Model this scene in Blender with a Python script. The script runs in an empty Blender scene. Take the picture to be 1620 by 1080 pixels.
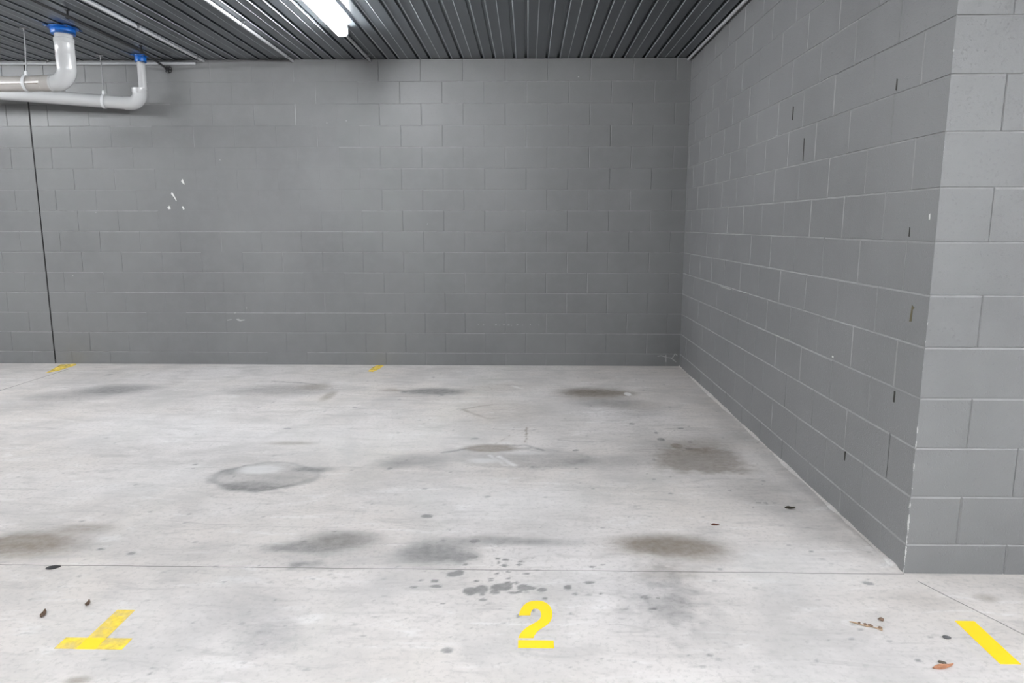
import bpy, bmesh, math, random
import numpy as np
from mathutils import Vector, Matrix

random.seed(7)
RNG = np.random.default_rng(11)
SC = bpy.context.scene
COL = SC.collection

# ------------------------------------------------------------------ the place, in metres
EYE = 1.388                    # camera height
FOCAL_PX = 1122.4
PITCH, YAW, ROLL = 0.16249, 0.02083, 0.00034
BACK = 6.981                   # face of the back wall (y)
SIDE = 1.526                   # face of the right wall (x)
PIER = 2.711                   # front face of the right wall's end (y)
CEIL = 2.930                   # underside of the steel deck
FIRST = 0.127                  # height of the cut bottom course
CONTROL_JOINT = -4.785         # movement joint in the back wall (x)

# ------------------------------------------------------------------ helpers
def ray(px, py):
    a, b = px - 810, 540 - py
    c, s = math.cos(ROLL), math.sin(ROLL)
    a, b = c * a + s * b, -s * a + c * b
    xr, d, u = a / FOCAL_PX, 1.0, b / FOCAL_PX
    c, s = math.cos(PITCH), math.sin(PITCH)
    yr, z = c * d + s * u, -s * d + c * u
    c, s = math.cos(YAW), math.sin(YAW)
    return Vector((c * xr - s * yr, s * xr + c * yr, z))

def on_floor(px, py, z=0.0):
    r = ray(px, py); return r * ((z - EYE) / r.z) + Vector((0, 0, EYE))
def on_back(px, py, y=BACK):
    r = ray(px, py); return r * (y / r.y) + Vector((0, 0, EYE))
def on_side(px, py):
    r = ray(px, py); return r * (SIDE / r.x) + Vector((0, 0, EYE))

def link(name, me, mat=None, parent=None):
    o = bpy.data.objects.new(name, me); COL.objects.link(o)
    if mat is not None and me is not None: me.materials.append(mat)
    if parent is not None: o.parent = parent
    return o

def from_bm(name, bm, mat=None, parent=None, smooth=True, angle=40):
    bmesh.ops.recalc_face_normals(bm, faces=bm.faces[:])
    me = bpy.data.meshes.new(name); bm.to_mesh(me); bm.free()
    if smooth:
        me.polygons.foreach_set('use_smooth', [True] * len(me.polygons))
        me.set_sharp_from_angle(angle=math.radians(angle))
    return link(name, me, mat, parent)

def tag(o, label, cat, group=None):
    o['label'] = label; o['category'] = cat
    if group: o['group'] = group
    return o

def thing(name, label, cat, loc=(0, 0, 0), group=None):
    o = link(name, None); o.location = loc; o.empty_display_size = 0.05
    return tag(o, label, cat, group)

def structure(o):
    o['kind'] = 'structure'; return o

def add_box(bm, lo, hi, bevel=0.0):
    r = bmesh.ops.create_cube(bm, size=1.0)
    lo, hi = Vector(lo), Vector(hi)
    for v in r['verts']:
        v.co = Vector(((v.co.x + .5) * (hi.x - lo.x) + lo.x, (v.co.y + .5) * (hi.y - lo.y) + lo.y, (v.co.z + .5) * (hi.z - lo.z) + lo.z))
    if bevel:
        es = list({e for v in r['verts'] for e in v.link_edges})
        bmesh.ops.bevel(bm, geom=es, offset=bevel, segments=2, profile=.7, affect='EDGES')

def add_tube(bm, pts, rad, seg=20, cap=True):
    """swept circle along pts; rad is a number or one per point"""
    pts = [Vector(p) for p in pts]; n = len(pts)
    rads = [rad] * n if not hasattr(rad, '__len__') else rad
    tans = []
    for i in range(n):
        a = pts[max(i - 1, 0)]; b = pts[min(i + 1, n - 1)]
        tans.append((b - a).normalized())
    t0 = tans[0]
    up = Vector((0, 0, 1)) if abs(t0.z) < .9 else Vector((0, 1, 0))
    nrm = (up - t0 * up.dot(t0)).normalized()
    rings = []
    for i in range(n):
        t = tans[i]
        nrm = (nrm - t * nrm.dot(t)).normalized(); bi = t.cross(nrm)
        rings.append([bm.verts.new(pts[i] + (nrm * math.cos(2 * math.pi * k / seg) + bi * math.sin(2 * math.pi * k / seg)) * rads[i]) for k in range(seg)])
    for a, b in zip(rings, rings[1:]):
        for k in range(seg):
            bm.faces.new((a[k], a[(k + 1) % seg], b[(k + 1) % seg], b[k]))
    if cap:
        bm.faces.new(rings[0][::-1]); bm.faces.new(rings[-1])

def add_ring(bm, centre, axis, r_in, r_out, width, seg=28):
    """a hollow band round an axis"""
    axis = Vector(axis).normalized(); c = Vector(centre)
    up = Vector((0, 0, 1)) if abs(axis.z) < .9 else Vector((0, 1, 0))
    n = (up - axis * up.dot(axis)).normalized(); b = axis.cross(n)
    prof = [(r_in, -width / 2), (r_out, -width / 2), (r_out, width / 2), (r_in, width / 2)]
    rings = [[bm.verts.new(c + axis * w + (n * math.cos(2 * math.pi * k / seg) + b * math.sin(2 * math.pi * k / seg)) * r) for r, w in prof] for k in range(seg)]
    for k in range(seg):
        p, q = rings[k], rings[(k + 1) % seg]
        for j in range(4):
            bm.faces.new((p[j], p[(j + 1) % 4], q[(j + 1) % 4], q[j]))

def add_lathe(bm, centre, prof, seg=24):
    """profile of (radius, z) round a vertical axis"""
    c = Vector(centre)
    rings = [[bm.verts.new(c + Vector((r * math.cos(2 * math.pi * k / seg), r * math.sin(2 * math.pi * k / seg), z))) for k in range(seg)] for r, z in prof]
    for a, b in zip(rings, rings[1:]):
        for k in range(seg):
            bm.faces.new((a[k], a[(k + 1) % seg], b[(k + 1) % seg], b[k]))
    bm.faces.new(rings[0][::-1]); bm.faces.new(rings[-1])

def add_plate(bm, outline, offset):
    """a closed outline given thickness along offset"""
    a = [bm.verts.new(p) for p in outline]
    b = [bm.verts.new(Vector(p) + Vector(offset)) for p in outline]
    bm.faces.new(a); bm.faces.new(b[::-1])
    n = len(a)
    for i in range(n):
        bm.faces.new((a[i], a[(i + 1) % n], b[(i + 1) % n], b[i]))

# ------------------------------------------------------------------ materials
class NT:
    def __init__(self, name):
        self.m = bpy.data.materials.new(name); self.m.use_nodes = True
        self.t = self.m.node_tree; self.t.nodes.clear()
        self.out = self.t.nodes.new('ShaderNodeOutputMaterial')
        self.b = self.t.nodes.new('ShaderNodeBsdfPrincipled')
        self.t.links.new(self.b.outputs[0], self.out.inputs[0])
    def n(self, kind, **kw):
        x = self.t.nodes.new(kind)
        for k, v in kw.items(): setattr(x, k, v)
        return x
    def l(self, a, b): self.t.links.new(a, b)
    def set(self, inp, v):
        if isinstance(v, bpy.types.NodeSocket): self.l(v, inp)
        else: inp.default_value = v
    def math(self, op, a, b=0.0, c=0.0, clamp=False):
        x = self.n('ShaderNodeMath', operation=op, use_clamp=clamp)
        for i, v in enumerate((a, b, c)): self.set(x.inputs[i], v)
        return x.outputs[0]
    def coord(self): return self.n('ShaderNodeTexCoord').outputs['Object']
    def mapping(self, v, scale=(1, 1, 1), rot=(0, 0, 0)):
        x = self.n('ShaderNodeMapping'); self.l(v, x.inputs[0])
        x.inputs['Scale'].default_value = scale; x.inputs['Rotation'].default_value = rot
        return x.outputs[0]
    def noise(self, v, scale, detail=4, rough=.55, dist=0.0):
        x = self.n('ShaderNodeTexNoise'); self.l(v, x.inputs['Vector'])
        x.inputs['Scale'].default_value = scale; x.inputs['Detail'].default_value = detail
        x.inputs['Roughness'].default_value = rough; x.inputs['Distortion'].default_value = dist
        return x.outputs[0]
    def ramp(self, f, lo, hi, a=0.0, b=1.0, smooth=True):
        x = self.n('ShaderNodeMapRange', interpolation_type='SMOOTHSTEP' if smooth else 'LINEAR')
        self.set(x.inputs[0], f)
        for i, v in zip((1, 2, 3, 4), (lo, hi, a, b)): x.inputs[i].default_value = v
        return x.outputs[0]
    def mix(self, f, a, b, blend='MIX'):
        x = self.n('ShaderNodeMix', data_type='RGBA', blend_type=blend)
        self.set(x.inputs[0], f)
        for i, v in ((6, a), (7, b)):
            if isinstance(v, bpy.types.NodeSocket): self.l(v, x.inputs[i])
            else: x.inputs[i].default_value = (*v, 1) if len(v) == 3 else v
        return x.outputs[2]
    def bump(self, h, strength, dist, normal=None):
        x = self.n('ShaderNodeBump'); self.l(h, x.inputs['Height'])
        x.inputs['Strength'].default_value = strength; x.inputs['Distance'].default_value = dist
        if normal is not None: self.l(normal, x.inputs['Normal'])
        return x.outputs[0]

def simple(name, col, rough=.5, metal=0.0, spec=.5, vary=.06, scale=30):
    t = NT(name); c = t.coord()
    n = t.noise(c, scale, 3)
    lo = tuple(max(0, x * (1 - vary)) for x in col); hi = tuple(x * (1 + vary) for x in col)
    t.l(t.mix(n, lo, hi), t.b.inputs['Base Color'])
    t.b.inputs['Roughness'].default_value = rough; t.b.inputs['Metallic'].default_value = metal
    t.b.inputs['Specular IOR Level'].default_value = spec
    return t.m

def painted_block(name, rough_bump=.5, edge=None):
    t = NT(name); c = t.coord()
    big = t.noise(c, 1.1, 3, .5)
    mid = t.noise(c, 9, 4, .6)
    col = t.mix(t.ramp(big, .3, .7), (.177, .178, .180), (.205, .206, .208))
    col = t.mix(t.math('MULTIPLY', t.ramp(mid, .35, .75), .35), col, (.218, .221, .223))
    # specks where the paint has chipped to pale block
    vor = t.n('ShaderNodeTexVoronoi', feature='F1'); t.l(c, vor.inputs['Vector']); vor.inputs['Scale'].default_value = 2.6
    speck = t.math('MULTIPLY', t.math('LESS_THAN', vor.outputs['Distance'], .014), t.ramp(t.noise(c, 40, 2), .45, .5))
    col = t.mix(speck, col, (.50, .50, .49))
    if edge:
        sep = t.n('ShaderNodeSeparateXYZ'); t.l(c, sep.inputs[0])
        dx = t.math('ABSOLUTE', t.math('SUBTRACT', sep.outputs[0], edge[0]))
        dy = t.math('ABSOLUTE', t.math('SUBTRACT', sep.outputs[1], edge[1]))
        d = t.math('MAXIMUM', dx, dy)
        worn = t.math('SUBTRACT', t.noise(t.mapping(c, (40, 40, 22)), 1.0, 4, .7), t.math('MULTIPLY', d, 28.0))
        low = t.ramp(sep.outputs[2], 0.9, 0.15, 0.0, .16)
        col = t.mix(t.ramp(t.math('ADD', worn, low), .60, .66), col, (.52, .52, .51))
    t.l(col, t.b.inputs['Base Color'])
    t.b.inputs['Roughness'].default_value = .42
    t.b.inputs['Specular IOR Level'].default_value = .45
    fine = t.noise(c, 160, 4, .7)
    pits = t.ramp(t.noise(c, 75, 3, .6), .55, .75)
    h = t.math('SUBTRACT', fine, t.math('MULTIPLY', pits, .8))
    t.l(t.bump(h, rough_bump, .0016), t.b.inputs['Normal'])
    return t.m

M_WALL_BACK = painted_block('painted blockwork', .35)
M_WALL_SIDE = painted_block('painted blockwork rough', .9, (SIDE, PIER))
M_JOINT = simple('lit block edge', (.265, .265, .264), .7, vary=.25, scale=14)  # paler tone stands for light caught on the block edges
M_SEAL = simple('black joint sealant', (.004, .004, .004), .8)
M_CHIP = simple('bare white block', (.72, .72, .70), .8)
M_PALE = simple('pale scuff', (.40, .40, .39), .7, vary=.25, scale=200)
M_DARKGAP = simple('open mortar gap', (.03, .028, .024), .9)
M_OLIVE = simple('olive scrape', (.10, .085, .045), .8)
M_PVC = simple('white pvc', (.48, .483, .485), .2, vary=.02, scale=8)
M_PVC_OLD = simple('aged cream pvc', (.39, .368, .345), .3, vary=.05, scale=6)
M_BLUE = simple('blue intumescent collar', (.010, .135, .50), .35)
M_STEEL = simple('zinc plated steel', (.26, .26, .265), .45, .6)
M_CONDUIT = simple('light grey conduit', (.42, .425, .44), .35)
M_BLACK = simple('black pipe', (.018, .018, .019), .5)
M_WHITE = simple('white enamel', (.62, .63, .64), .4)
M_LEAF = simple('dry tan leaf', (.66, .36, .22), .6, vary=.3, scale=90)
M_LEAF_DARK = simple('dark dry leaf', (.085, .075, .055), .7, vary=.4, scale=90)
M_RED = simple('reddish brown leaf', (.16, .05, .03), .7, vary=.4, scale=90)
M_BARK = simple('brown bark', (.17, .11, .075), .8, vary=.5, scale=120)
M_TWIG = simple('pale straw', (.42, .30, .20), .8, vary=.3, scale=120)
M_STONE = simple('dark stone', (.09, .09, .092), .8, vary=.3, scale=80)

def galvanised():
    t = NT('galvanised steel deck'); c = t.coord()
    streak = t.noise(t.mapping(c, (14, .8, 14)), 1.0, 4, .6)
    spang = t.noise(c, 45, 3, .6)
    col = t.mix(streak, (.125, .138, .15), (.150, .165, .18))
    col = t.mix(t.math('MULTIPLY', spang, .25), col, (.17, .185, .20))
    t.l(col, t.b.inputs['Base Color'])
    t.b.inputs['Metallic'].default_value = .75
    t.b.inputs['Roughness'].default_value = .30
    
    return t.m
M_DECK = galvanised()
M_LIP = simple('lamp-lit rib edge', (.50, .53, .56), .35, .35, vary=.25, scale=5)  # lamplight on the rib edges, painted as a lighter zinc

def concrete():
    t = NT('stained concrete'); c = t.coord()
    dark = t.n('ShaderNodeAttribute', attribute_name='damp').outputs['Fac']
    brown = t.n('ShaderNodeAttribute', attribute_name='brown').outputs['Fac']
    pale = t.n('ShaderNodeAttribute', attribute_name='pale').outputs['Fac']
    big = t.noise(c, .55, 4, .6)
    mid = t.noise(c, 3.2, 5, .62, .6)
    trowel = t.noise(t.mapping(c, (2.2, 9, 1), (0, 0, .35)), 1.6, 5, .65, .8)
    fine = t.noise(c, 45, 4, .7)
    col = t.mix(t.ramp(big, .3, .7), (.565, .523, .49), (.61, .583, .575))
    col = t.mix(t.math('MULTIPLY', t.ramp(mid, .42, .75), .55), col, (.40, .385, .375))
    col = t.mix(t.math('MULTIPLY', t.ramp(trowel, .5, .72), .55), col, (.36, .345, .335))
    col = t.mix(t.math('MULTIPLY', t.ramp(trowel, .46, .28), .55), col, (.70, .685, .675))
    col = t.mix(t.math('MULTIPLY', t.ramp(fine, .48, .68), .40), col, (.33, .32, .31))
    patch = t.noise(c, 1.5, 5, .65, .4)
    col = t.mix(t.math('MULTIPLY', t.ramp(patch, .44, .70), .6), col, (.40, .385, .375))
    # small pits and drips
    vor = t.n('ShaderNodeTexVoronoi', feature='F1'); t.l(t.mapping(c, (1, 1.25, 1)), vor.inputs['Vector']); vor.inputs['Scale'].default_value = 5.2
    vor.inputs['Randomness'].default_value = 1
    rad = t.ramp(t.noise(c, 2.2, 2), .45, .75, .0, .085)
    pit = t.math('LESS_THAN', t.math('ADD', vor.outputs['Distance'], t.math('MULTIPLY', t.math('SUBTRACT', t.noise(c, 60, 2), .5), .05)), rad)
    col = t.mix(t.math('MULTIPLY', pit, .45), col, (.20, .195, .19))
    # stains that belong to the slab
    grime = t.ramp(t.noise(c, 22, 5, .7), .25, .8, .75, 1.15)
    col = t.mix(t.math('MULTIPLY', dark, grime, clamp=True), col, (.150, .150, .150))
    col = t.mix(t.math('MULTIPLY', brown, grime, clamp=True), col, (.165, .130, .095))
    col = t.mix(t.math('MULTIPLY', pale, .9, clamp=True), col, (.76, .755, .75))
    # saw cuts and cracks
    sep = t.n('ShaderNodeSeparateXYZ'); t.l(c, sep.inputs[0]); X, Y = sep.outputs[0], sep.outputs[1]
    wob = t.math('MULTIPLY', t.math('SUBTRACT', t.noise(c, 5, 3), .5), .012)
    def cut(dist, width, extra=None):
        m = t.ramp(t.math('ABSOLUTE', t.math('ADD', dist, wob)), width, width * .35)
        return t.math('MULTIPLY', m, extra) if extra is not None else m
    g1 = cut(t.math('SUBTRACT', Y, 2.706), .0042, t.math('LESS_THAN', X, SIDE))
    slope = (2.28 - 2.641) / (1.713 - 1.553)
    d2 = t.math('MULTIPLY', t.math('SUBTRACT', t.math('SUBTRACT', Y, 2.641), t.math('MULTIPLY', t.math('SUBTRACT', X, 1.553), slope)), 1 / math.hypot(1, slope))
    g2 = cut(d2, .0042, t.math('GREATER_THAN', X, 1.55))
    g3 = cut(t.math('SUBTRACT', X, -4.47), .009, t.math('LESS_THAN', Y, 6.72))
    g = t.math('MAXIMUM', t.math('MAXIMUM', g1, g2), g3)
    col = t.mix(t.math('MULTIPLY', g, .72), col, (.12, .115, .11))
    t.l(col, t.b.inputs['Base Color'])
    t.l(t.ramp(t.math('ADD', dark, mid), .3, 1.1, .72, .48), t.b.inputs['Roughness'])
    t.b.inputs['Specular IOR Level'].default_value = .35
    h = t.math('ADD', t.math('MULTIPLY', trowel, .6), t.math('MULTIPLY', fine, .35))
    h = t.math('SUBTRACT', h, t.math('ADD', t.math('MULTIPLY', g, 1.2), t.math('MULTIPLY', pit, .5)))
    t.l(t.bump(h, .35, .004), t.b.inputs['Normal'])
    return t.m
M_FLOOR = concrete()

def road_paint(name, col, lo, hi, floor_alpha, scale=26):
    """line paint with patches worn through to the slab beneath"""
    t = NT(name); c = t.coord()
    n = t.noise(c, scale, 5, .65)
    t.l(t.mix(t.noise(c, 14, 3), tuple(x * .93 for x in col), col), t.b.inputs['Base Color'])
    t.l(t.ramp(n, lo, hi, floor_alpha, 1.0), t.b.inputs['Alpha'])
    t.b.inputs['Roughness'].default_value = .6
    return t.m
YELLOW = (.95, .63, .012)
M_PAINT = road_paint('yellow line paint', YELLOW, .18, .30, .7)
M_PAINT_THIN = road_paint('yellow line paint worn thin', (.95, .70, .04), .34, .72, .40, 12)
M_PAINT_FADED = road_paint('yellow line paint nearly gone', (.92, .66, .08), .30, .62, .25, 22)

def glowing(name, strength):
    t = NT(name)
    t.b.inputs['Base Color'].default_value = (.9, .9, .9, 1)
    t.b.inputs['Emission Color'].default_value = (.95, .975, 1.0, 1)
    t.b.inputs['Emission Strength'].default_value = strength
    t.b.inputs['Roughness'].default_value = .4
    c = t.coord(); t.l(t.mix(t.noise(c, 20, 2), (.88, .89, .9), (.92, .92, .92)), t.b.inputs['Base Color'])
    return t.m
M_LAMP = glowing('lit diffuser', 60.0)

# ------------------------------------------------------------------ floor, with its stains
def lattice_noise(x, y, seed):
    g = np.random.default_rng(seed).random((256, 256))
    xi, yi = np.floor(x).astype(int), np.floor(y).astype(int)
    fx, fy = x - xi, y - yi
    fx, fy = fx * fx * (3 - 2 * fx), fy * fy * (3 - 2 * fy)
    a = g[xi & 255, yi & 255]; b = g[(xi + 1) & 255, yi & 255]; c = g[xi & 255, (yi + 1) & 255]; d = g[(xi + 1) & 255, (yi + 1) & 255]
    return (a * (1 - fx) + b * fx) * (1 - fy) + (c * (1 - fx) + d * fx) * fy

def fbm(x, y, seed, octaves=5):
    s, amp, tot = 0, 1.0, 0
    for o in range(octaves):
        s = s + amp * lattice_noise(x * 2 ** o + 17.3 * o, y * 2 ** o + 5.1 * o, seed + o); tot += amp; amp *= .55
    return s / tot

def make_floor():
    xs = np.concatenate([[-10, -8, -6.5, -5.8], np.arange(-5.3, 2.16, .0095), [2.6, 3.5, 5]])
    ys = np.concatenate([[-9, -6, -3, -1, .5, 1.3], np.arange(1.88, 3.3, .008), np.arange(3.3, 7.0, .013), [7.2]])
    X, Y = np.meshgrid(xs, ys)
    ny, nx = X.shape
    damp, brown, pale = np.zeros_like(X), np.zeros_like(X), np.zeros_like(X)
    wx = (fbm(X * 4, Y * 4, 31) - .5); wy = (fbm(X * 4, Y * 4, 57) - .5)
    fx = (fbm(X * 22, Y * 22, 71, 3) - .5); fy = (fbm(X * 22, Y * 22, 83, 3) - .5)
    tex = fbm(X * 9, Y * 14, 101)

    def metric(px, py, rx, ry, warp=.22, fine=.12, tilt=0.0):
        c = on_floor(px, py)
        a = (on_floor(px + rx, py) - on_floor(px - rx, py)).length / 2
        b = abs(on_floor(px, py - ry).y - on_floor(px, py + ry).y) / 2
        dx, dy = X - c.x + wx * warp * 1.2 * a + fx * fine * a, Y - c.y + wy * warp * 1.6 * b + fy * fine * b * 1.5
        ct, st = math.cos(tilt), math.sin(tilt)
        dx, dy = ct * dx + st * dy, -st * dx + ct * dy
        return np.hypot(dx / a, dy / b)

    def soft(layer, px, py, rx, ry, s, edge=.8, **k):
        """edge 1 = fades from the middle, 0.1 = crisp rim"""
        d = metric(px, py, rx, ry, **k)
        m = np.clip((1.15 - d) / (1.15 * edge), 0, 1); m = m * m * (3 - 2 * m)
        layer += s * m * (.85 + .3 * tex)

    def ring(layer, px, py, rx, ry, s, w=.14, **k):
        d = metric(px, py, rx, ry, **k); layer += s * np.exp(-((d - 1) / w) ** 2)

    def stroke(layer, pts, width, s):
        for (p, q) in zip(pts, pts[1:]):
            a, b = on_floor(*p), on_floor(*q)
            ab = np.array([b.x - a.x, b.y - a.y]); L = (ab ** 2).sum()
            u = np.clip(((X - a.x) * ab[0] + (Y - a.y) * ab[1]) / L, 0, 1)
            d = np.hypot(X - a.x - u * ab[0] + fx * .03, Y - a.y - u * ab[1] + fy * .03)
            np.maximum(layer, s * np.clip(1.3 - d / width, 0, 1) * (.6 + .8 * tex), out=layer)

    # tyre and oil stains, seen in the photograph from left to right and far to near
    soft(brown, 40, 862, 115, 26, .40); soft(brown, 10, 862, 60, 14, .20); soft(brown, 140, 836, 60, 10, .22); soft(damp, 60, 855, 150, 30, .12)
    soft(damp, 190, 616, 85, 10, .34); soft(damp, 120, 626, 110, 10, .18); soft(damp, 60, 640, 90, 16, .10)
    soft(damp, 440, 617, 100, 12, .26); soft(brown, 500, 612, 32, 6, .22); soft(brown, 520, 626, 12, 10, .26); stroke(damp, [(432, 603), (480, 606), (500, 608)], .014, .45)
    soft(damp, 690, 619, 60, 7, .42); soft(damp, 660, 624, 80, 10, .12); soft(brown, 620, 617, 24, 3, .22)
    soft(brown, 935, 622, 75, 11, .34); soft(damp, 930, 620, 60, 7, .34); soft(damp, 960, 636, 70, 9, .24); soft(brown, 985, 622, 30, 5, .20)
    soft(brown, 790, 612, 60, 9, .10); soft(brown, 1000, 640, 70, 10, .10)
    soft(brown, 800, 650, 80, 26, .09)
    stroke(brown, [(778, 640), (745, 645), (733, 648), (755, 656), (772, 662), (790, 661)], .022, .22)
    stroke(brown, [(833, 676), (831, 700)], .008, .35); stroke(brown, [(808, 688), (782, 702)], .006, .25)
    soft(damp, 414, 755, 74, 24, .17, edge=.25, warp=.5); soft(damp, 395, 770, 52, 10, .18, edge=.5); ring(damp, 420, 752, 76, 22, .20, .10, warp=.5)
    soft(damp, 500, 742, 45, 5, .26); soft(damp, 366, 746, 22, 9, .16)
    soft(pale, 412, 743, 44, 9, .42, edge=.6)
    soft(damp, 660, 728, 70, 14, .26); soft(damp, 620, 736, 40, 8, .16)
    soft(brown, 775, 709, 46, 7, .34, edge=.5); stroke(damp, [(700, 716), (760, 706), (830, 704), (860, 712)], .016, .35)
    soft(damp, 840, 726, 105, 15, .20, edge=.6); ring(damp, 830, 724, 100, 15, .12, .12); soft(pale, 770, 728, 36, 5, .40); soft(pale, 830, 716, 50, 4, .24)
    stroke(pale, [(790, 722), (812, 736)], .02, .5); stroke(pale, [(775, 720), (800, 736)], .016, .4)
    soft(damp, 960, 730, 90, 16, .16); soft(brown, 460, 701, 48, 4, .26)
    soft(brown, 1100, 705, 70, 16, .16); soft(brown, 1105, 730, 75, 20, .24, edge=.45, warp=.9, fine=.4); soft(damp, 1080, 715, 110, 30, .20)
    soft(damp, 1130, 690, 70, 18, .10); soft(damp, 1010, 650, 60, 12, .12)
    soft(damp, 540, 856, 88, 22, .30, edge=.8); soft(damp, 550, 852, 62, 15, .12); soft(brown, 545, 855, 80, 18, .10); soft(damp, 465, 866, 70, 10, .30); soft(damp, 500, 880, 120, 24, .14); soft(damp, 480, 892, 34, 9, .26, fine=.8)
    soft(damp, 690, 872, 72, 26, .38); soft(damp, 640, 880, 80, 20, .14); soft(damp, 735, 880, 34, 12, .22, fine=.9)
    soft(damp, 790, 855, 90, 10, .28); soft(damp, 880, 858, 70, 8, .16); soft(brown, 762, 850, 20, 5, .10)
    soft(brown, 1055, 863, 118, 23, .40); soft(damp, 1062, 860, 100, 19, .20); soft(brown, 1130, 880, 60, 16, .14)
    soft(damp, 1060, 960, 80, 50, .16, fine=1.2, warp=.8); soft(damp, 1040, 930, 90, 44, .14, fine=.6); soft(brown, 1060, 905, 60, 20, .14, fine=.9); soft(damp, 1080, 1000, 120, 60, .08)
    soft(damp, 420, 1010, 70, 36, .18, fine=.5); soft(damp, 400, 960, 90, 50, .09); soft(brown, 125, 1076, 26, 8, .3)
    soft(brown, 1560, 945, 22, 9, .22); soft(brown, 1470, 950, 70, 20, .06)
    soft(damp, 1500, 1020, 120, 50, .05)
    # long faint dust tails swept across the bays
    soft(damp, 1230, 780, 120, 30, .10); soft(damp, 300, 870, 200, 20, .06); soft(pale, 600, 700, 260, 40, .16); soft(pale, 300, 680, 260, 30, .16)
    soft(pale, 780, 790, 240, 34, .14); soft(pale, 1250, 900, 170, 50, .20); soft(pale, 240, 760, 160, 40, .12)
    stroke(pale, [(925, 652), (955, 651)], .010, .5); stroke(pale, [(930, 667), (1005, 667)], .008, .45); stroke(pale, [(810, 610), (824, 614)], .02, .4)
    soft(pale, 993, 623, 6, 3, .7, edge=.4)
    stroke(damp, [(885, 696), (920, 699), (955, 698)], .012, .30)
    # drips of oil round the bay number
    for (u, v, rx, ry) in [(590, 292, 3.5, 1.6), (640, 300, 5, 1.8), (598, 317, 3.5, 2), (632, 337, 6, 2), (742, 313, 4, 1.6), (732, 332, 4.5, 2), (655, 378, 4, 1.4),
                           (585, 387, 3, 1.4), (550, 420, 4, 1.6), (548, 434, 3, 1.2), (660, 418, 3, 1.5), (708, 448, 4, 1.8), (455, 435, 5, 1.8), (190, 433, 6, 2.4),
                           (205, 466, 10, 2.6), (500, 515, 4.5, 2.6), (500, 552, 5, 2.6), (575, 505, 8, 3.4), (690, 508, 8, 2.6), (730, 503, 6, 2), (425, 490, 13, 6), (500, 480, 11, 6),
                           (620, 472, 15, 6), (655, 455, 7, 4), (760, 475, 12, 4.5), (805, 478, 7, 2.8), (870, 492, 8, 3.2), (1038, 475, 6.5, 3.6), (1085, 518, 5, 2),
                           (890, 548, 4, 2.4), (60, 475, 5, 2), (300, 390, 10, 4), (340, 380, 8, 4), (380, 330, 5, 2), (780, 388, 6, 1.6), (1185, 345, 6, 1.8), (1250, 332, 4, 1.5),
                           (450, 183, 8, 2.8), (150, 30, 9, 2.8), (267, 880, 10, 4.2), (718, 660, 4, 2.4), (815, 622, 4, 2), (1165, 445, 8, 2.4), (1520, 535, 7, 3), (1570, 610, 6, 2.4),
                           (350, 295, 10, 2.4), (430, 280, 6, 2), (240, 578, 4, 1.2), (1245, 513, 4, 1.5)]:
        soft(damp, 640 + u / 4, 810 + v / 4, rx, ry, .58, edge=.35, warp=.9, fine=.5)
    for (px, py, rx, ry) in [(1045, 694, 6, 2.4), (1091, 710, 6, 2), (1077, 677, 5, 1.2), (1038, 684, 4, 1.3), (1092, 699, 4, 1.2), (1000, 670, 5, 1.2), (752, 694, 6, 1.5),
                             (455, 678, 6, 1.3), (911, 712, 5, 1.5), (617, 741, 4, 1.6), (770, 786, 5, 1.5), (673, 773, 4, 1.2), (1283, 872, 5, 1.6), (1372, 922, 9, 3),
                             (1455, 1045, 5, 2), (1200, 795, 4, 1.2), (1225, 795, 3, 1.2), (172, 593, 6, 1.0), (308, 735, 5, 1.2), (160, 869, 6, 2), (210, 875, 7, 2.4), (1061, 780, 4, 1),
                             (237, 1066, 4, 1.6), (356, 920, 4, 1.5), (640, 620, 5, 1), (560, 645, 4, 1), (700, 625, 4, 1)]:
        soft(damp, px, py, rx, ry, .5, edge=.4, warp=.9, fine=.4)
    soft(brown, 1070, 705, 9, 4, .35, edge=.35)
    for k in range(420):                                    # scattered grit and small drips
        px, py = RNG.uniform(0, 1500), 590 + 470 * RNG.random() ** 1.2
        r = RNG.uniform(1.2, 3.4) * (.45 + (py - 580) / 500)
        soft(damp, px, py, r * 1.5, r * .55, RNG.uniform(.10, .34), edge=.5, warp=1.0, fine=.6)
    n = nx * ny
    me = bpy.data.meshes.new('floor')
    me.vertices.add(n)
    co = np.stack([X, Y, np.zeros_like(X)], -1).reshape(-1)
    me.vertices.foreach_set('co', co)
    i = np.arange(n).reshape(ny, nx)
    q = np.stack([i[:-1, :-1], i[:-1, 1:], i[1:, 1:], i[1:, :-1]], -1).reshape(-1)
    nf = len(q) // 4
    me.loops.add(len(q)); me.loops.foreach_set('vertex_index', q)
    me.polygons.add(nf); me.polygons.foreach_set('loop_start', np.arange(0, len(q), 4)); me.polygons.foreach_set('loop_total', np.full(nf, 4))
    me.update(calc_edges=True)
    for nm, arr, top in (('damp', damp * 2.0, .80), ('brown', brown * 2.0, .72), ('pale', pale * 1.2, .8)):
        a = me.attributes.new(nm, 'FLOAT', 'POINT'); a.data.foreach_set('value', np.clip(arr, 0, top).astype(np.float32).reshape(-1))
    return structure(link('floor', me, M_FLOOR))
make_floor()

# ------------------------------------------------------------------ blockwork
LEVELS = [0.0] + [FIRST + .2 * k for k in range(15)]        # last one is 2.927

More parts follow.
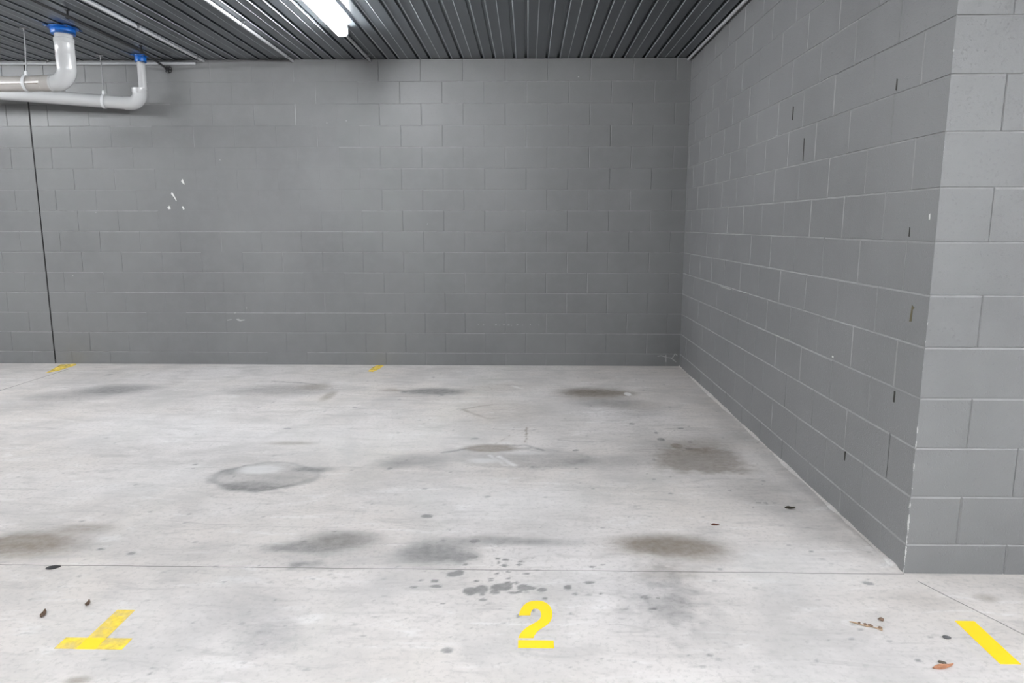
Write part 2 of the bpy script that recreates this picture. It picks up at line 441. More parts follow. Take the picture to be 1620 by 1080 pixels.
def block_faces(bm, origin, udir, nrm, u0, u1, shift, depth, rnd, jog=.0006, pale_side=None):
    """one skin of blocks: every block a face set proud of its mortar bed. shift(course) gives where the joints fall."""
    o, u, n = Vector(origin), Vector(udir), Vector(nrm)
    def P(a, z, d): return bm.verts.new(o + u * a + Vector((0, 0, z)) + n * d)
    for c in range(len(LEVELS) - 1):
        z0, z1 = LEVELS[c], LEVELS[c + 1]
        s = shift(c) % .4
        cuts = [u0] + [v for v in np.arange(math.floor(u0 / .4) * .4 + s - .4, u1 + .4, .4) if u0 + .02 < v < u1 - .02] + [u1]
        for a, b in zip(cuts, cuts[1:]):
            cu = (a + b) / 2
            dep = depth(cu, (z0 + z1) / 2) * rnd.uniform(.6, 1.4)
            face = rnd.uniform(-jog, jog)
            wl, wr = rnd.uniform(.003, .0065), rnd.uniform(.003, .0065)
            wb, wt = rnd.uniform(.0008, .0016), rnd.uniform(.006, .009)
            if a == u0: wl = .0004
            if b == u1: wr = .0004
            if c == 0: wb = .0005
            base = -.0045
            lip = max(base, face - dep)
            # rim on the mortar bed, then the arris, then the face
            r = [P(a, z0, lip), P(b, z0, lip), P(b, z1, lip), P(a, z1, lip)]
            f = [P(a + wl, z0 + wb, face), P(b - wr, z0 + wb, face), P(b - wr, z1 - wt, face), P(a + wl, z1 - wt, face)]
            bm.faces.new(f)
            for k in range(4):
                fc = bm.faces.new((r[k], r[(k + 1) % 4], f[(k + 1) % 4], f[k]))
                if (k == 2 and dep > .0018) or (k == 3 and pale_side and rnd.random() < pale_side(cu)): fc.material_index = 1          # caught light painted on block tops and some side edges

def finish_wall(name, bm, mat, joint=None):
    me = bpy.data.meshes.new(name)
    bm.normal_update(); bm.to_mesh(me); bm.free()
    o = structure(link(name, me, mat))
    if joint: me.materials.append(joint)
    return o

rnd = random.Random(5)
U2 = -1.0087                      # a joint of the top course
def back_shift(c):
    return (U2 if c % 2 == 0 else U2 + .2)
def back_depth(u, z):
    if u < -4.1: return .0042
    if u < -3.7: return .0025
    d = (.0013 if z > 1.35 else .0026) if u < -1.6 else .0030
    return d
def make_back():
    bm = bmesh.new()
    # course 14 (index) is the top one; joints of the photograph's top course fall on U2
    sh = lambda c: back_shift(c)
    for (a, b) in ((-8.0, CONTROL_JOINT - .006), (CONTROL_JOINT + .008, SIDE)):
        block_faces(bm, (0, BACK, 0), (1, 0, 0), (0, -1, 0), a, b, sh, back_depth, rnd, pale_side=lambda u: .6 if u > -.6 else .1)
    add_box(bm, (-8.0, BACK + .0045, 0), (CONTROL_JOINT - .008, BACK + .2, 2.927))
    add_box(bm, (CONTROL_JOINT + .008, BACK + .0045, 0), (SIDE + .2, BACK + .2, 2.927))
    return finish_wall('wall_back', bm, M_WALL_BACK, M_JOINT)
W_BACK = make_back()

bm = bmesh.new(); add_box(bm, (CONTROL_JOINT - .0078, BACK + .004, .045), (CONTROL_JOINT + .0078, BACK + .15, 2.925))
structure(from_bm('trim_1', bm, M_SEAL, smooth=False))

def make_side():
    bm = bmesh.new()
    dep = lambda u, z: .0036
    # long face looking left, from the pier's corner back to the back wall (u runs along y)
    sh = lambda c: (PIER + (.4 if c % 2 else .2)) 
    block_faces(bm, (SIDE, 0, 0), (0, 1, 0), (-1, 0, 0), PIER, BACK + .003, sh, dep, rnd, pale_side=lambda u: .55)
    sh2 = lambda c: (SIDE + (.2 if c % 2 else .4))
    block_faces(bm, (0, PIER, 0), (1, 0, 0), (0, -1, 0), SIDE, 4.2, sh2, dep, rnd)
    add_box(bm, (SIDE + .0045, PIER + .0045, 0), (4.2, BACK - .002, 2.927))
    return finish_wall('wall_right', bm, M_WALL_SIDE, M_JOINT)
W_SIDE = make_side()

# slurry left against the foot of the right wall
def slurry():
    bm = bmesh.new(); n = 220; rows = []
    for i in range(n + 1):
        y = PIER - .004 + (BACK - PIER) * i / n
        k = float(fbm(np.array([y * 3.0]), np.array([2.2]), 201, 5)[0]); k2 = float(fbm(np.array([y * 11.0]), np.array([7.7]), 233, 3)[0])
        w = .002 + .045 * max(0, k - .40) + .012 * max(0, k2 - .4); h = .002 + .030 * max(0, k - .42) + .012 * max(0, k2 - .45)
        if i < 3: w, h = .002, .002
        rows.append([bm.verts.new((SIDE - w * 1.6, y, -.001)), bm.verts.new((SIDE - w * .9, y, h * .45)), bm.verts.new((SIDE - w * .25, y, h)), bm.verts.new((SIDE + .003, y, h * 1.1)), bm.verts.new((SIDE + .003, y, -.001))])
    for a, b in zip(rows, rows[1:]):
        for j in range(5): bm.faces.new((a[j], a[(j + 1) % 5], b[(j + 1) % 5], b[j]))
    bm.faces.new(rows[0]); bm.faces.new(rows[-1][::-1])
    return structure(from_bm('trim_2', bm, M_FLOOR, angle=60))
slurry()

# ------------------------------------------------------------------ steel deck ceiling
def make_ceiling():
    prof = []
    x0 = -.742
    k0, k1 = -25, 19
    def slot(a, w):
        top = CEIL + .022
        lip = [(a + w + .001, CEIL), (a + w + .003, CEIL - .0045), (a + w + .009, CEIL)] if a > -1.45 else [(a + w, CEIL)]  # lip only on the slot edge facing the lamp, shaped to show a lit line
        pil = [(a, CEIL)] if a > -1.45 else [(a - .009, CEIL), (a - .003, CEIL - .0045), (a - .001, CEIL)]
        return pil + [(a + .003, CEIL + .003), (a + .005, top), (a + w - .005, top), (a + w - .003, CEIL + .003)] + lip
    for k in range(k0, k1):
        p = x0 + .3008 * k
        prof += slot(p + .001, .028) + slot(p + .110, .028)
        g = p + .220
        prof += [(g - .003, CEIL), (g, CEIL - .0016), (g + .003, CEIL)]
    bm = bmesh.new()
    ys = [-9.0, 0.0, 3.0, 5.0, 7.19]
    rows = [[bm.verts.new((x, y, z)) for x, z in prof] for y in ys]
    for a, b in zip(rows, rows[1:]):
        for i in range(len(prof) - 1):
            fc = bm.faces.new((a[i], b[i], b[i + 1], a[i + 1]))
            if max(prof[i][1], prof[i + 1][1]) <= CEIL + 1e-6 and prof[i][1] != prof[i + 1][1]: fc.material_index = 1  # lip and ridge flanks take the painted lit tone
    xa, xb = prof[0][0], prof[-1][0]
    # slab poured on the deck, closing the ribs behind the walls
    add_box(bm, (xa, -9.0, CEIL + .036), (xb, 7.2, CEIL + .2))
    add_box(bm, (xa, 7.19, CEIL - .002), (xb, 7.2, CEIL + .04))
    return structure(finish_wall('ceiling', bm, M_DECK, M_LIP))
make_ceiling()

# ------------------------------------------------------------------ paint chips and scuffs, parts of the walls
def patch(name, wall, pts, nrm, mat, thick=.0012, label=None):
    bm = bmesh.new(); add_plate(bm, [Vector(p) - Vector(nrm) * .0008 for p in pts], Vector(nrm) * (thick + .0008))
    o = from_bm(name, bm, mat, wall, smooth=False)
    if label: o['label'] = label
    return o
def back_patch(pxs, mat=M_CHIP, name='paint_chip', label=None):
    return patch(name, W_BACK, [on_back(*p) for p in pxs], (0, -1, 0), mat, label=label)
def side_patch(pxs, mat=M_CHIP, name='paint_chip', label=None):
    return patch(name, W_SIDE, [on_side(*p) for p in pxs], (-1, 0, 0), mat, label=label)
back_patch([(288.2, 283.2), (289.6, 284.6), (291.8, 291.2), (291.6, 292.4), (288, 289.4), (286.4, 286.8)], label='white paint chip')
back_patch([(271.4, 304.6), (273, 305), (276.4, 311), (279.6, 318.2), (278.6, 318.4), (275, 312.6), (270.6, 307)], label='curved white paint chip')
back_patch([(267.6, 325.6), (269, 327.2), (270, 331), (266.6, 331.4), (264.6, 328.8)], label='white paint chip')
back_patch([(288.2, 326.4), (290, 326.8), (291.8, 331), (290, 332.2), (288, 328.6)], label='white paint chip')
for pts in ([(359, 506.2), (366, 505), (367, 505.8), (360, 507)], [(373.5, 505), (377, 504.4), (381, 506), (386, 505.4), (388, 506.4), (380, 508.2), (376, 507)], [(371, 494.5), (372.5, 494), (372.5, 495.8), (371.4, 496)], [(389, 487), (390.4, 486.6), (390, 489)],
            [(151, 336), (152.4, 335.6), (152, 337.4)], [(114, 436), (116, 435.6), (115.4, 437.6)], [(516, 194), (517.6, 194), (517, 195.6)], [(347, 252.5), (348.6, 252.5), (348, 254.6)]):
    back_patch(pts, M_PALE, 'scuff_mark')
for i, x in enumerate((756, 764, 775, 783, 790, 796, 803, 809, 817, 826, 838, 852)):
    w = (1.0, 1.8, .8, 2.6, 1.2, 2.2, 3.0, 1.0, 2.4, 1.2, 1.6, 1.0)[i]
    y = 513 + (i * 7 % 5) * .3
    back_patch([(x, y), (x + w, y - .5), (x + w * 1.1, y + .6), (x + .2, y + .9)], M_PALE, 'scuff_mark')
for pts in ([(1040, 562.5), (1046, 561.6), (1054, 564), (1054, 565), (1046, 562.8), (1040.4, 563.6)], [(1054, 564.2), (1063, 565.6), (1063, 566.6), (1054, 565.3)], [(1063, 565.6), (1068, 558.4), (1069, 559), (1064, 566.4)], [(1068, 558.4), (1072, 562), (1071.4, 563), (1067.8, 559.6)], [(1062.6, 566), (1070, 571.5), (1069, 572.6), (1062, 567)], [(1053, 561), (1054.2, 561), (1054.2, 572), (1053, 572)]):
    back_patch(pts, M_PALE, 'scuff_mark')
for pts, m, nm in (([(1140, 452), (1152, 455.8), (1161, 459), (1152, 457.2), (1140, 453.2)], M_PALE, 'scuff_mark'), ([(1226, 528.6), (1240, 534), (1254, 539), (1240, 535.2), (1226, 529.8)], M_PALE, 'scuff_mark'),
                   ([(1470, 340), (1471.6, 337), (1471.4, 346), (1469.6, 347)], M_CHIP, 'paint_chip'), ([(1317, 562), (1319, 563.4), (1318.4, 566), (1316.4, 564)], M_CHIP, 'paint_chip'),
                   ([(1414.6, 618), (1416.6, 618.6), (1415, 636), (1413, 635)], M_DARKGAP, 'mortar_gap'), ([(1418.6, 124), (1420, 124.6), (1418.4, 143), (1416.6, 142)], M_DARKGAP, 'mortar_gap'),
                   ([(1438.8, 359), (1439.8, 360), (1438.6, 374), (1437.4, 373)], M_DARKGAP, 'mortar_gap'), ([(1443, 482), (1447, 487), (1444, 489), (1442, 508), (1438.6, 508), (1441.4, 492)], M_OLIVE, 'scrape_mark'),
                   ([(1336.6, 713), (1338.6, 713.6), (1337, 728), (1335.6, 727)], M_DARKGAP, 'mortar_gap'), ([(1271.8, 218), (1273, 218.4), (1271, 254), (1269.8, 254)], M_DARKGAP, 'mortar_gap'),
                   ([(1254.4, 168), (1255.8, 168.4), (1254.2, 190), (1252.8, 189)], M_DARKGAP, 'mortar_gap')):
    side_patch(pts, m, nm)

# ------------------------------------------------------------------ yellow paint on the slab
PT = .0012
def paint(name, loops, mat, parent=None):
    bm = bmesh.new()
    for lp in loops:
        add_plate(bm, [Vector((x, y, -.0006)) for x, y in lp], (0, 0, PT + .0006))
    return from_bm(name, bm, mat, parent, smooth=False)
def rect(x0, x1, y0, y1): return [(x0, y0), (x1, y0), (x1, y1), (x0, y1)]

num = thing('bay_number', 'yellow stencilled number 2 with an underline on the concrete floor', 'number', (.035, 2.31, 0))
def zfl(u, v):
    p = on_floor(790 + u / 9.82, 930 + v / 9.82); return (p.x - .035, p.y - 2.31)
outline = [(305, 424), (318, 375), (345, 318), (385, 265), (440, 224), (510, 203), (590, 197), (670, 204), (735, 232), (787, 280), (818, 345), (826, 410), (815, 475), (785, 530),
           (740, 574), (680, 612), (625, 648), (580, 690), (550, 735), (532, 776), (300, 776), (318, 728), (352, 680), (400, 634), (460, 592), (530, 552), (590, 520), (630, 485), (652, 440),
           (652, 392), (635, 350), (605, 326), (565, 316), (528, 324), (503, 348), (490, 385), (488, 424)]
paint('digit', [[zfl(*p) for p in outline]], M_PAINT, num)
paint('underline', [rect(-.025 - .035, .095 - .035, 2.165 - 2.31, 2.209 - 2.31)], M_PAINT, num)

tm = thing('tee_marking', 'worn yellow T-shaped corner mark painted on the floor', 'floor marking', (-1.455, 2.16, 0))
ox, oy = -1.455, 2.16
paint('cross_bar', [rect(-1.566 - ox, -1.492 - ox, 2.128 - oy, 2.191 - oy)], M_PAINT_THIN, tm)['label'] = 'worn left half of the cross bar'
paint('cross_bar', [rect(-1.426 - ox, -1.337 - ox, 2.128 - oy, 2.191 - oy)], M_PAINT_THIN, tm)['label'] = 'worn right half of the cross bar'
paint('overlap', [rect(-1.4918 - ox, -1.4262 - ox, 2.1275 - oy, 2.1915 - oy)], M_PAINT, tm)['label'] = 'solid yellow overlap'
def thin_stem():
    return paint('stem', [rect(-1.492 - ox, -1.426 - ox, 2.1917 - oy, 2.370 - oy)], M_PAINT_THIN, tm)
thin_stem()['label'] = 'faded stem'

dm = paint('line_marking', [[(1.522, 2.110), (1.588, 2.110), (1.594, 2.361), (1.526, 2.361)]], M_PAINT)
tag(dm, 'solid bright yellow line mark on the floor in front of the wall end', 'floor marking')
f1 = paint('line_marking', [[(-4.70, 6.93), (-4.565, 6.962), (-4.52, 6.90), (-4.515, 6.62), (-4.57, 6.50), (-4.60, 6.62)]], M_PAINT_FADED)
tag(f1, 'faded yellow mark on the floor at the foot of the black wall joint', 'floor marking')
f2 = paint('line_marking', [[(-1.50, 6.965), (-1.43, 6.965), (-1.435, 6.80), (-1.47, 6.63), (-1.53, 6.66), (-1.52, 6.85)]], M_PAINT_FADED)
tag(f2, 'small faded yellow mark on the floor midway along the back wall', 'floor marking')

# ------------------------------------------------------------------ drain pipes
def arc(c, r, a0, a1, n=14):
    """quarter bend in the xz plane"""
    return [Vector((c[0] + r * math.cos(math.radians(a0 + (a1 - a0) * i / n)), c[1], c[2] + r * math.sin(math.radians(a0 + (a1 - a0) * i / n)))) for i in range(n + 1)]

def fire_collar(parent, x, y, r, w, h=.055):
    bm = bmesh.new()
    add_lathe(bm, (x, y, 0), [(r * 1.02, -h), (r * 1.30, -h), (r * 1.34, -h + .006), (r * 1.34, -.014), (r * 1.30, -.009), (r * 1.02, -.009)], 32)
    o = from_bm('fire_collar', bm, M_BLUE, parent); o['label'] = 'blue fire collar'
    bm = bmesh.new()
    add_lathe(bm, (x, y, 0), [(r * 1.05, -.0115), (r * 1.62, -.0115), (r * 1.66, -.0085), (r * 1.66, -.005), (r * 1.05, -.005)], 32)
    for k in range(4):
        a = math.radians(45 + 90 * k); cx, cy = x + r * 1.72 * math.cos(a), y + r * 1.72 * math.sin(a)
        add_box(bm, (cx - .018, cy - .018, -.0105), (cx + .018, cy + .018, -.005), .002)
    f = from_bm('flange', bm, M_BLUE, o)
    for k in range(4):
        bm = bmesh.new()
        a = math.radians(45 + 90 * k); cx, cy = x + r * 1.76 * math.cos(a), y + r * 1.76 * math.sin(a)
        add_tube(bm, [(cx, cy, -.008), (cx, cy, -.018)], .006, 8)
        from_bm('bolt', bm, M_STEEL, o)
    return o

# the thick one, nearer the camera
PX, PY, PZ = -3.675, 5.86, 2.506 - CEIL
p1 = thing('drain_pipe', 'thicker white drain pipe dropping from a wide blue ceiling collar and turning left', 'pipe', (0, 0, CEIL))
fire_collar(p1, PX, PY, .066, .1)
bm = bmesh.new(); add_tube(bm, [(PX, PY, -.01), (PX, PY, -.115)], .0655, 32); from_bm('riser_pipe', bm, M_PVC, p1)
bm = bmesh.new()
add_tube(bm, [(PX, PY, -.085), (PX, PY, -.088), (PX, PY, -.118), (PX, PY, -.121)], [.066, .0735, .0735, .0705], 32)
add_tube(bm, [(PX, PY, -.119), (PX, PY, -.205), (PX, PY, -.207), (PX, PY, -.21)], [.0705, .0705, .0695, .0695], 32)
from_bm('coupling', bm, M_PVC, p1)
R = .115
bend = [Vector((PX, PY, -.208)), Vector((PX, PY, -.27))] + arc((PX - R, PY, PZ + R), R, 0, -90, 16)
nb = len(bend)
bm = bmesh.new(); add_tube(bm, bend, [.0712 - .0062 * min(1, i / nb * 1.1) for i in range(nb)], 32); from_bm('elbow', bm, M_PVC, p1)
bm = bmesh.new(); add_ring(bm, (PX - R - .006, PY, PZ), (1, 0, 0), .055, .0672, .014, 36); from_bm('coupling_ring', bm, M_PVC, p1)
bm = bmesh.new(); add_tube(bm, [(PX - R - .010, PY, PZ), (PX - R - .085, PY, PZ), (PX - R - .088, PY, PZ), (PX - R - .09, PY, PZ), (-4.9, PY, PZ - .018), (-7.9, PY, PZ - .072)], [.0635, .0635, .0605, .0595, .0595, .0595], 32)
o = from_bm('horizontal_pipe', bm, M_PVC_OLD, p1); o['label'] = 'aged cream horizontal pipe'

ang = math.radians(-8)
def on_pipe(x):
    zc = PZ - .018 * ((PX - R - .09) - x) / ((PX - R - .09) + 4.9)
    return Vector((x, PY - .0600 * math.cos(ang), zc + .0600 * math.sin(ang)))
bm = bmesh.new(); add_tube(bm, [on_pipe(-3.885), on_pipe(-3.97)], .0018, 8); o = from_bm('printed_line', bm, M_BARK, p1)
bm = bmesh.new(); add_tube(bm, [on_pipe(-4.03), on_pipe(-4.5), on_pipe(-4.9)], .0018, 8); o = from_bm('printed_line', bm, M_BARK, p1)

# the thinner riser by the wall, with its offset reducer
QX, QY, QZ = -3.60, 6.80, 2.508 - CEIL
p2 = thing('drain_pipe', 'thin white drain riser with a small blue collar feeding a pipe along the back wall', 'pipe', (0, 0, CEIL))
VX = QX + .034
fire_collar(p2, VX, QY, .0375, .06, .062)
bm = bmesh.new(); add_tube(bm, [(VX, QY, -.01), (VX, QY, -.31)], .0355, 28); from_bm('riser_pipe', bm, M_PVC, p2)
R = .085
bend = [Vector((QX, QY, -.292)), Vector((QX, QY, -.330)), Vector((QX, QY, -.3365))] + arc((QX - R, QY, QZ + R), R, 0, -90, 14) + [Vector((QX - R - .06, QY, QZ))]
rad = [.0650, .0650, .0625] + [.0618] * 15 + [.0618]
bm = bmesh.new(); add_tube(bm, bend, rad, 32); from_bm('elbow', bm, M_PVC, p2)
bm = bmesh.new(); add_tube(bm, [(QX - R - .058, QY, QZ), (QX - R - .0605, QY, QZ), (-5.0, QY - .17, QZ + .077), (-7.9, QY - .563, QZ + .255)], [.0575, .0575, .0575, .0575], 32)
from_bm('horizontal_pipe', bm, M_PVC, p2)

def hanger(label, top, pipe_c, r, axis=(1, 0, 0)):
    t = thing('pipe_hanger', label, 'hanger', (top[0], top[1], CEIL), 'threaded rods holding up the drain pipes')
    tx, ty = 0, 0
    pc = Vector(pipe_c) - Vector((top[0], top[1], CEIL))
    bm = bmesh.new(); add_tube(bm, [(0, 0, -.008), (pc.x, pc.y, pc.z + r + .022)], .0052, 10); from_bm('rod', bm, M_STEEL, t)
    bm = bmesh.new(); add_box(bm, (-.032, -.013, -.0095), (.032, .013, -.0049), .001); add_tube(bm, [(0, 0, -.008), (0, 0, -.026)], .011, 6); from_bm('ceiling_bracket', bm, M_STEEL, t)
    bm = bmesh.new(); add_ring(bm, pc, axis, r + .0015, r + .0065, .022, 48)
    b = pc + Vector((0, 0, r + .0075))
    add_box(bm, b + Vector((-.010, -.012, -.004)), b + Vector((.010, .012, .022)), .002)
    cl = from_bm('clamp', bm, M_WHITE, t)
    bm = bmesh.new(); add_tube(bm, [b + Vector((0, 0, .014)), b + Vector((0, 0, .030))], .0125, 6); from_bm('nut', bm, M_WHITE, cl)
    return t
hx1 = -4.005
hanger('steel hanger rod clamped round the thicker cream drain pipe', (hx1 + .02, PY, 0), (hx1, PY, 2.5038), .0595)
hx2 = -3.925
hanger('steel hanger rod clamped round the drain pipe beside the back wall', (hx2 + .005, QY - .03, 0), (hx2, 6.7757, 2.5190), .0577, (-1.2545, -.17, .077))

# ------------------------------------------------------------------ conduits with saddle clips
def clip(parent, c, axis, r, up):
    """half saddle with a screw tab"""
    c, axis, up = Vector(c), Vector(axis).normalized(), Vector(up).normalized()
    side = axis.cross(up)
    bm = bmesh.new(); add_ring(bm, c, axis, r + .0002, r + .003, .016, 18)
    a = c + up * (r - .003)
    pts = [a + side * s + axis * w for s, w in ((.008, -.008), (.036, -.008), (.036, .008), (.008, .008))]
    add_plate(bm, pts, up * .003)
    add_tube(bm, [a + side * .028 - up * .006, a + side * .028], .0045, 8)
    return from_bm('saddle_clip', bm, M_STEEL, parent)

def conduit(label, pts, r, clips, mat=M_CONDUIT, name='conduit', up=(0, 0, 1), group='conduits along the ceiling', part='tube'):
    p0 = Vector(pts[0]); t = thing(name, label, 'conduit' if name == 'conduit' else 'pipe', p0, group)
    bm = bmesh.new(); add_tube(bm, [Vector(p) - p0 for p in pts], r, 16); from_bm(part, bm, mat, t)
    for c, ax in clips: clip(t, Vector(c) - p0, ax, r, up)
    return t
CR = .0125; CZ = CEIL - CR - .005
conduit('bright grey conduit on the ceiling nearest right of the drain pipes', [(-3.015, 2.0, CZ), (-3.055, 6.975, CZ)], CR, [((-3.045, 6.80, CZ), (0, 1, 0)), ((-3.035, 5.78, CZ), (0, 1, 0)), ((-3.02, 3.5, CZ), (0, 1, 0))])
conduit('shiny bright conduit on the ceiling just left of the batten light', [(-2.195, 2.0, CZ), (-2.21, 6.975, CZ)], CR, [((-2.2095, 6.80, CZ), (0, 1, 0)), ((-2.206, 5.72, CZ), (0, 1, 0)), ((-2.2, 3.5, CZ), (0, 1, 0))])
conduit('short grey conduit running from the batten light end to the back wall', [(-1.478, 5.86, CZ), (-1.478, 6.975, CZ)], CR, [((-1.478, 6.80, CZ), (0, 1, 0)), ((-1.478, 6.02, CZ), (0, 1, 0))])
conduit('pale conduit in the corner where the ceiling meets the right wall', [(SIDE - .030, 2.72, CEIL - .018), (SIDE - .030, 6.972, CEIL - .018)], .0125, [((SIDE - .030, 3.9, CEIL - .016), (0, 1, 0))], up=(0, 0, 1))
e0 = on_back(0, 100.0, BACK - .016); e1 = on_back(309, 100.6, BACK - .016)
conduit('pale horizontal conduit along the top of the back wall behind the drain pipes', [(-7.9, BACK - .0155, e0.z), (e1.x, BACK - .0155, e1.z)], .0135,
        [((on_back(75.5, 98).x, BACK - .0155, e0.z - .001), (1, 0, 0)), ((on_back(253, 99).x, BACK - .0155, e1.z), (1, 0, 0))], up=(0, 1, 0))

# black pipe hung under the deck, ending in a fitting on the wall
bz = CEIL - .050
q0, q1 = on_floor(50, 0, bz), on_floor(224, 82, bz)
end = on_back(265, 110, BACK - .02)
bp = thing('black_pipe', 'black pipe running under the ceiling past both blue collars to the back wall', 'pipe', (0, 0, 0))
d = (q1 - q0)
bm = bmesh.new(); add_tube(bm, [q0 - d * 2.0, q0, q0 + d * .5, q1, q1 + (end - q1) * .5 + Vector((0, 0, .004)), end], .0095, 14); from_bm('tube', bm, M_BLACK, bp)
for (px, py) in ((107, 28), (223.5, 82)):
    c = on_floor(px, py, bz)
    bm = bmesh.new(); add_ring(bm, c, d, .0098, .0135, .016, 16); add_box(bm, (c.x - .004, c.y - .006, bz + .010), (c.x + .004, c.y + .006, CEIL - .0005)); add_box(bm, (c.x - .013, c.y - .013, CEIL - .005), (c.x + .013, c.y + .013, CEIL - .0005))
    from_bm('hanger', bm, M_BLACK, bp)
bm = bmesh.new()
add_tube(bm, [(end.x, BACK - .0005, end.z), (end.x, BACK - .012, end.z), (end.x, BACK - .014, end.z), (end.x, BACK - .034, end.z)], [.034, .034, .018, .016], 18)
from_bm('wall_flange', bm, M_BLACK, bp)
for k in range(6):
    bm = bmesh.new()
    a = math.radians(60 * k + 20); c = Vector((end.x + .026 * math.cos(a), BACK - .012, end.z + .026 * math.sin(a)))
    add_tube(bm, [c, c + Vector((0, -.010, 0))], .005, 6)
    from_bm('bolt', bm, M_STEEL, bp)

# ------------------------------------------------------------------ batten lights
def batten(label, x, y0, y1, axis='y'):
    L = y1 - y0
    t = thing('ceiling_light', label, 'ceiling light', (x, y0, CEIL), 'LED battens on the ceiling')
    bm = bmesh.new(); add_box(bm, (-.036, .012, -.030), (.036, L - .012, -.0005), .002); from_bm('body', bm, M_WHITE, t)
    bm = bmesh.new()
    prof = [(-.040, -.024), (-.043, -.034), (-.043, -.062), (-.037, -.076), (-.024, -.083), (0, -.085), (.024, -.083), (.037, -.076), (.043, -.062), (.043, -.034), (.040, -.024)]
    a = [bm.verts.new((px, .022, pz)) for px, pz in prof]; b = [bm.verts.new((px, L - .022, pz)) for px, pz in prof]
    for i in range(len(prof) - 1): bm.faces.new((a[i], b[i], b[i + 1], a[i + 1]))
    bm.faces.new((a[0], a[-1], b[-1], b[0])); bm.faces.new(a); bm.faces.new(b[::-1])
    from_bm('diffuser', bm, M_LAMP, t)
    for q0, q1 in ((0, .022), (L - .022, L)):
        bm = bmesh.new()
        pr = [(px * 1.03, pz * 1.01) for px, pz in prof]; pr[0] = (-.041, -.0005); pr[-1] = (.041, -.0005)
        add_plate(bm, [Vector((px, q0, pz)) for px, pz in pr], (0, q1 - q0, 0)); from_bm('end_cap', bm, M_WHITE, t)
    return t
batten('lit white batten light on the steel ceiling, end towards the back wall', -1.452, 4.66, 5.86)
batten('added unseen batten light over the aisle left of the bay', -1.452, -1.2, 1.2)  # this and those below are out of view, added to light floor and wall end
batten('added unseen batten light brightening the wall end', 1.75, -2.4, .6)
batten('added unseen batten light over the aisle right of the bay', 3.4, -2.4, .6)
batten('added unseen batten light in the bay to the left', -6.1, 3.46, 5.86)
batten('added unseen batten light over the far left of the aisle', -6.1, -2.2, .2)

# ------------------------------------------------------------------ litter on the slab
def leaf(name, label, cat, px, py, length, width, heading, mat, curl=.25, lift=.006):
    c = on_floor(px, py)
    bm = bmesh.new(); n = 12; rows = []
    for i in range(n + 1):
        u = i / n; w = width / 2 * (math.sin(math.pi * u) ** .75) * (1 - .25 * u) + .0004
        z = .0012 + lift * (2 * abs(u - .5)) ** 2 * curl * 2
        rows.append([bm.verts.new((length * (u - .5), s * w, z + abs(s) * width * curl * .35 + .0015 * math.sin(9 * u + 4 * s))) for s in (-1, -.5, 0, .5, 1)])
    for a, b in zip(rows, rows[1:]):
        for k in range(4): bm.faces.new((a[k], a[k + 1], b[k + 1], b[k]))
    lo = min(v.co.z for v in bm.verts)
    for v in bm.verts: v.co.z -= lo - .0003
    r = bmesh.ops.solidify(bm, geom=bm.faces[:], thickness=.0007)
    o = from_bm(name, bm, mat); o.location = (c.x, c.y, .0006); o.rotation_euler = (0, 0, heading)
    return tag(o, label, cat)

def pod(name, label, cat, px, py, length, width, height, heading, mat):
    c = on_floor(px, py)
    bm = bmesh.new(); bmesh.ops.create_icosphere(bm, subdivisions=3, radius=1)
    rr = random.Random(int(px))
    for v in bm.verts:
        k = 1 - .35 * v.co.x
        w = 1 + .12 * math.sin(5 * v.co.x + 7 * v.co.y + rr.random() * .6)
        v.co = Vector((v.co.x * length / 2, v.co.y * width / 2 * k * w, max(v.co.z, -.75) * height / 2 * w))
    lo = min(v.co.z for v in bm.verts)
    for v in bm.verts: v.co.z -= lo
    o = from_bm(name, bm, mat); o.location = (c.x, c.y, 0); o.rotation_euler = (0, 0, heading)
    return tag(o, label, cat)

lf = leaf('dry_leaf', 'curled orange tan dry leaf on the floor near the solid yellow line mark', 'leaf', 1492, 1055, .082, .025, .28, M_LEAF, .22, .006)
pod('seed_pod', 'small dark seed pod touching the orange tan dry leaf', 'seed pod', 1491, 1048, .026, .012, .007, -.35, M_LEAF_DARK)
pod('pebble', 'dark grey pebble between the orange leaf and the yellow line mark', 'pebble', 1498, 1009, .027, .015, .010, -.2, M_STONE)
leaf('dry_leaf', 'dark green brown leaf lying by the foot of the right wall', 'leaf', 1250, 803.5, .055, .034, .05, M_LEAF_DARK, .2)
leaf('dry_leaf', 'tiny reddish brown leaf scrap in front of the right wall', 'leaf', 1131, 830, .042, .018, -.1, M_RED, .2)
leaf('dry_leaf', 'brown leaf scrap on the floor left of the worn T mark', 'leaf', 69, 972.5, .060, .020, 1.95, M_BARK, .3)
leaf('dry_leaf', 'small brown leaf scrap on the floor above the worn T mark', 'leaf', 139.3, 955.5, .046, .017, 1.9, M_BARK, .3)
pod('rubber_scrap', 'flat black scrap beside the floor saw cut above the worn T mark', 'scrap', 84.5, 898.4, .056, .032, .006, .35, M_BLACK)
pod('seed_pod', 'brown seed pod just above the broken twig', 'seed pod', 1394.5, 980.5, .020, .017, .011, 1.2, M_BARK)

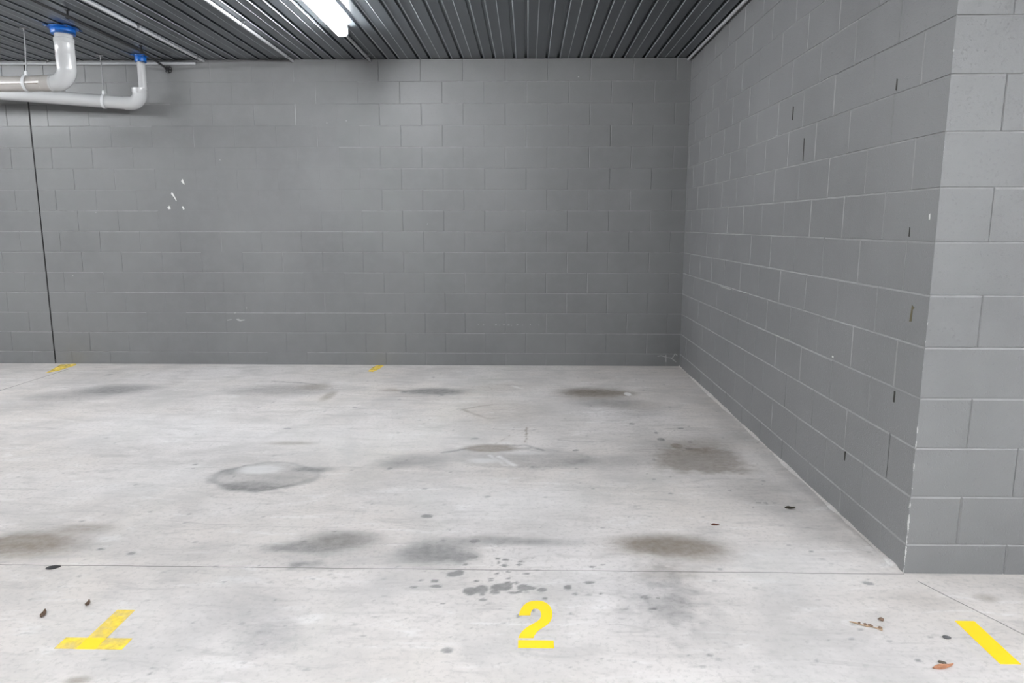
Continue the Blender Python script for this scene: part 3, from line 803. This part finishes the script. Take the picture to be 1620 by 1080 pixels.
a, b = on_floor(1344, 984), on_floor(1396, 996.5)
tw = thing('twig', 'thin broken brown twig lying on the floor before the wall end', 'twig', (a.x, a.y, .0))
bm = bmesh.new()
n = 14; pts = []; rr = []
for i in range(n + 1):
    u = i / n; p = (b - a) * u
    pts.append(Vector((p.x, p.y + .0025 * math.sin(11 * u), .0038))); rr.append(.0016 + .0020 * (math.sin(7.5 * u + .4) ** 2) * (0.4 + u))
add_tube(bm, pts, rr, 8); from_bm('stem', bm, M_TWIG, tw)
bm = bmesh.new()
for u0, u1, w in ((.26, .34, .0042), (.42, .55, .0046), (.56, .72, .0046), (.86, 1.0, .0056)):
    add_tube(bm, [pts[0] + (b - a) * u0 + Vector((0, 0, .0045)), pts[0] + (b - a) * ((u0 + u1) / 2) + Vector((0, 0, .0048)), pts[0] + (b - a) * u1 + Vector((0, 0, .0045))], [w * .4, w, w * .4], 8)
o = from_bm('bark', bm, M_BARK, tw); o['label'] = 'dark flaking bark'

# ------------------------------------------------------------------ ambient light of the open car park, camera
w = bpy.data.worlds.new('World'); SC.world = w; w.use_nodes = True
bg = w.node_tree.nodes['Background']
bg.inputs[0].default_value = (.93, .95, 1.0, 1); bg.inputs[1].default_value = .05

cam_d = bpy.data.cameras.new('camera'); cam = bpy.data.objects.new('camera', cam_d); COL.objects.link(cam)
cam_d.sensor_fit = 'HORIZONTAL'; cam_d.sensor_width = 36.0; cam_d.lens = FOCAL_PX / 1620 * 36.0
cam_d.clip_start = .05; cam_d.clip_end = 100
cam.location = (0, 0, EYE)
cam.matrix_world = (Matrix.Translation((0, 0, EYE)) @ Matrix.Rotation(YAW, 4, 'Z') @ Matrix.Rotation(math.pi / 2 - PITCH, 4, 'X') @ Matrix.Rotation(ROLL, 4, 'Z'))
SC.camera = cam
SC.view_settings.view_transform = 'Standard'; SC.view_settings.look = 'None'
SC.view_settings.gamma = 1.0; SC.view_settings.use_curve_mapping = False
SC.view_settings.exposure = 1.46
SC.cycles.use_denoising = True
SC.cycles.max_bounces = 10; SC.cycles.diffuse_bounces = 6
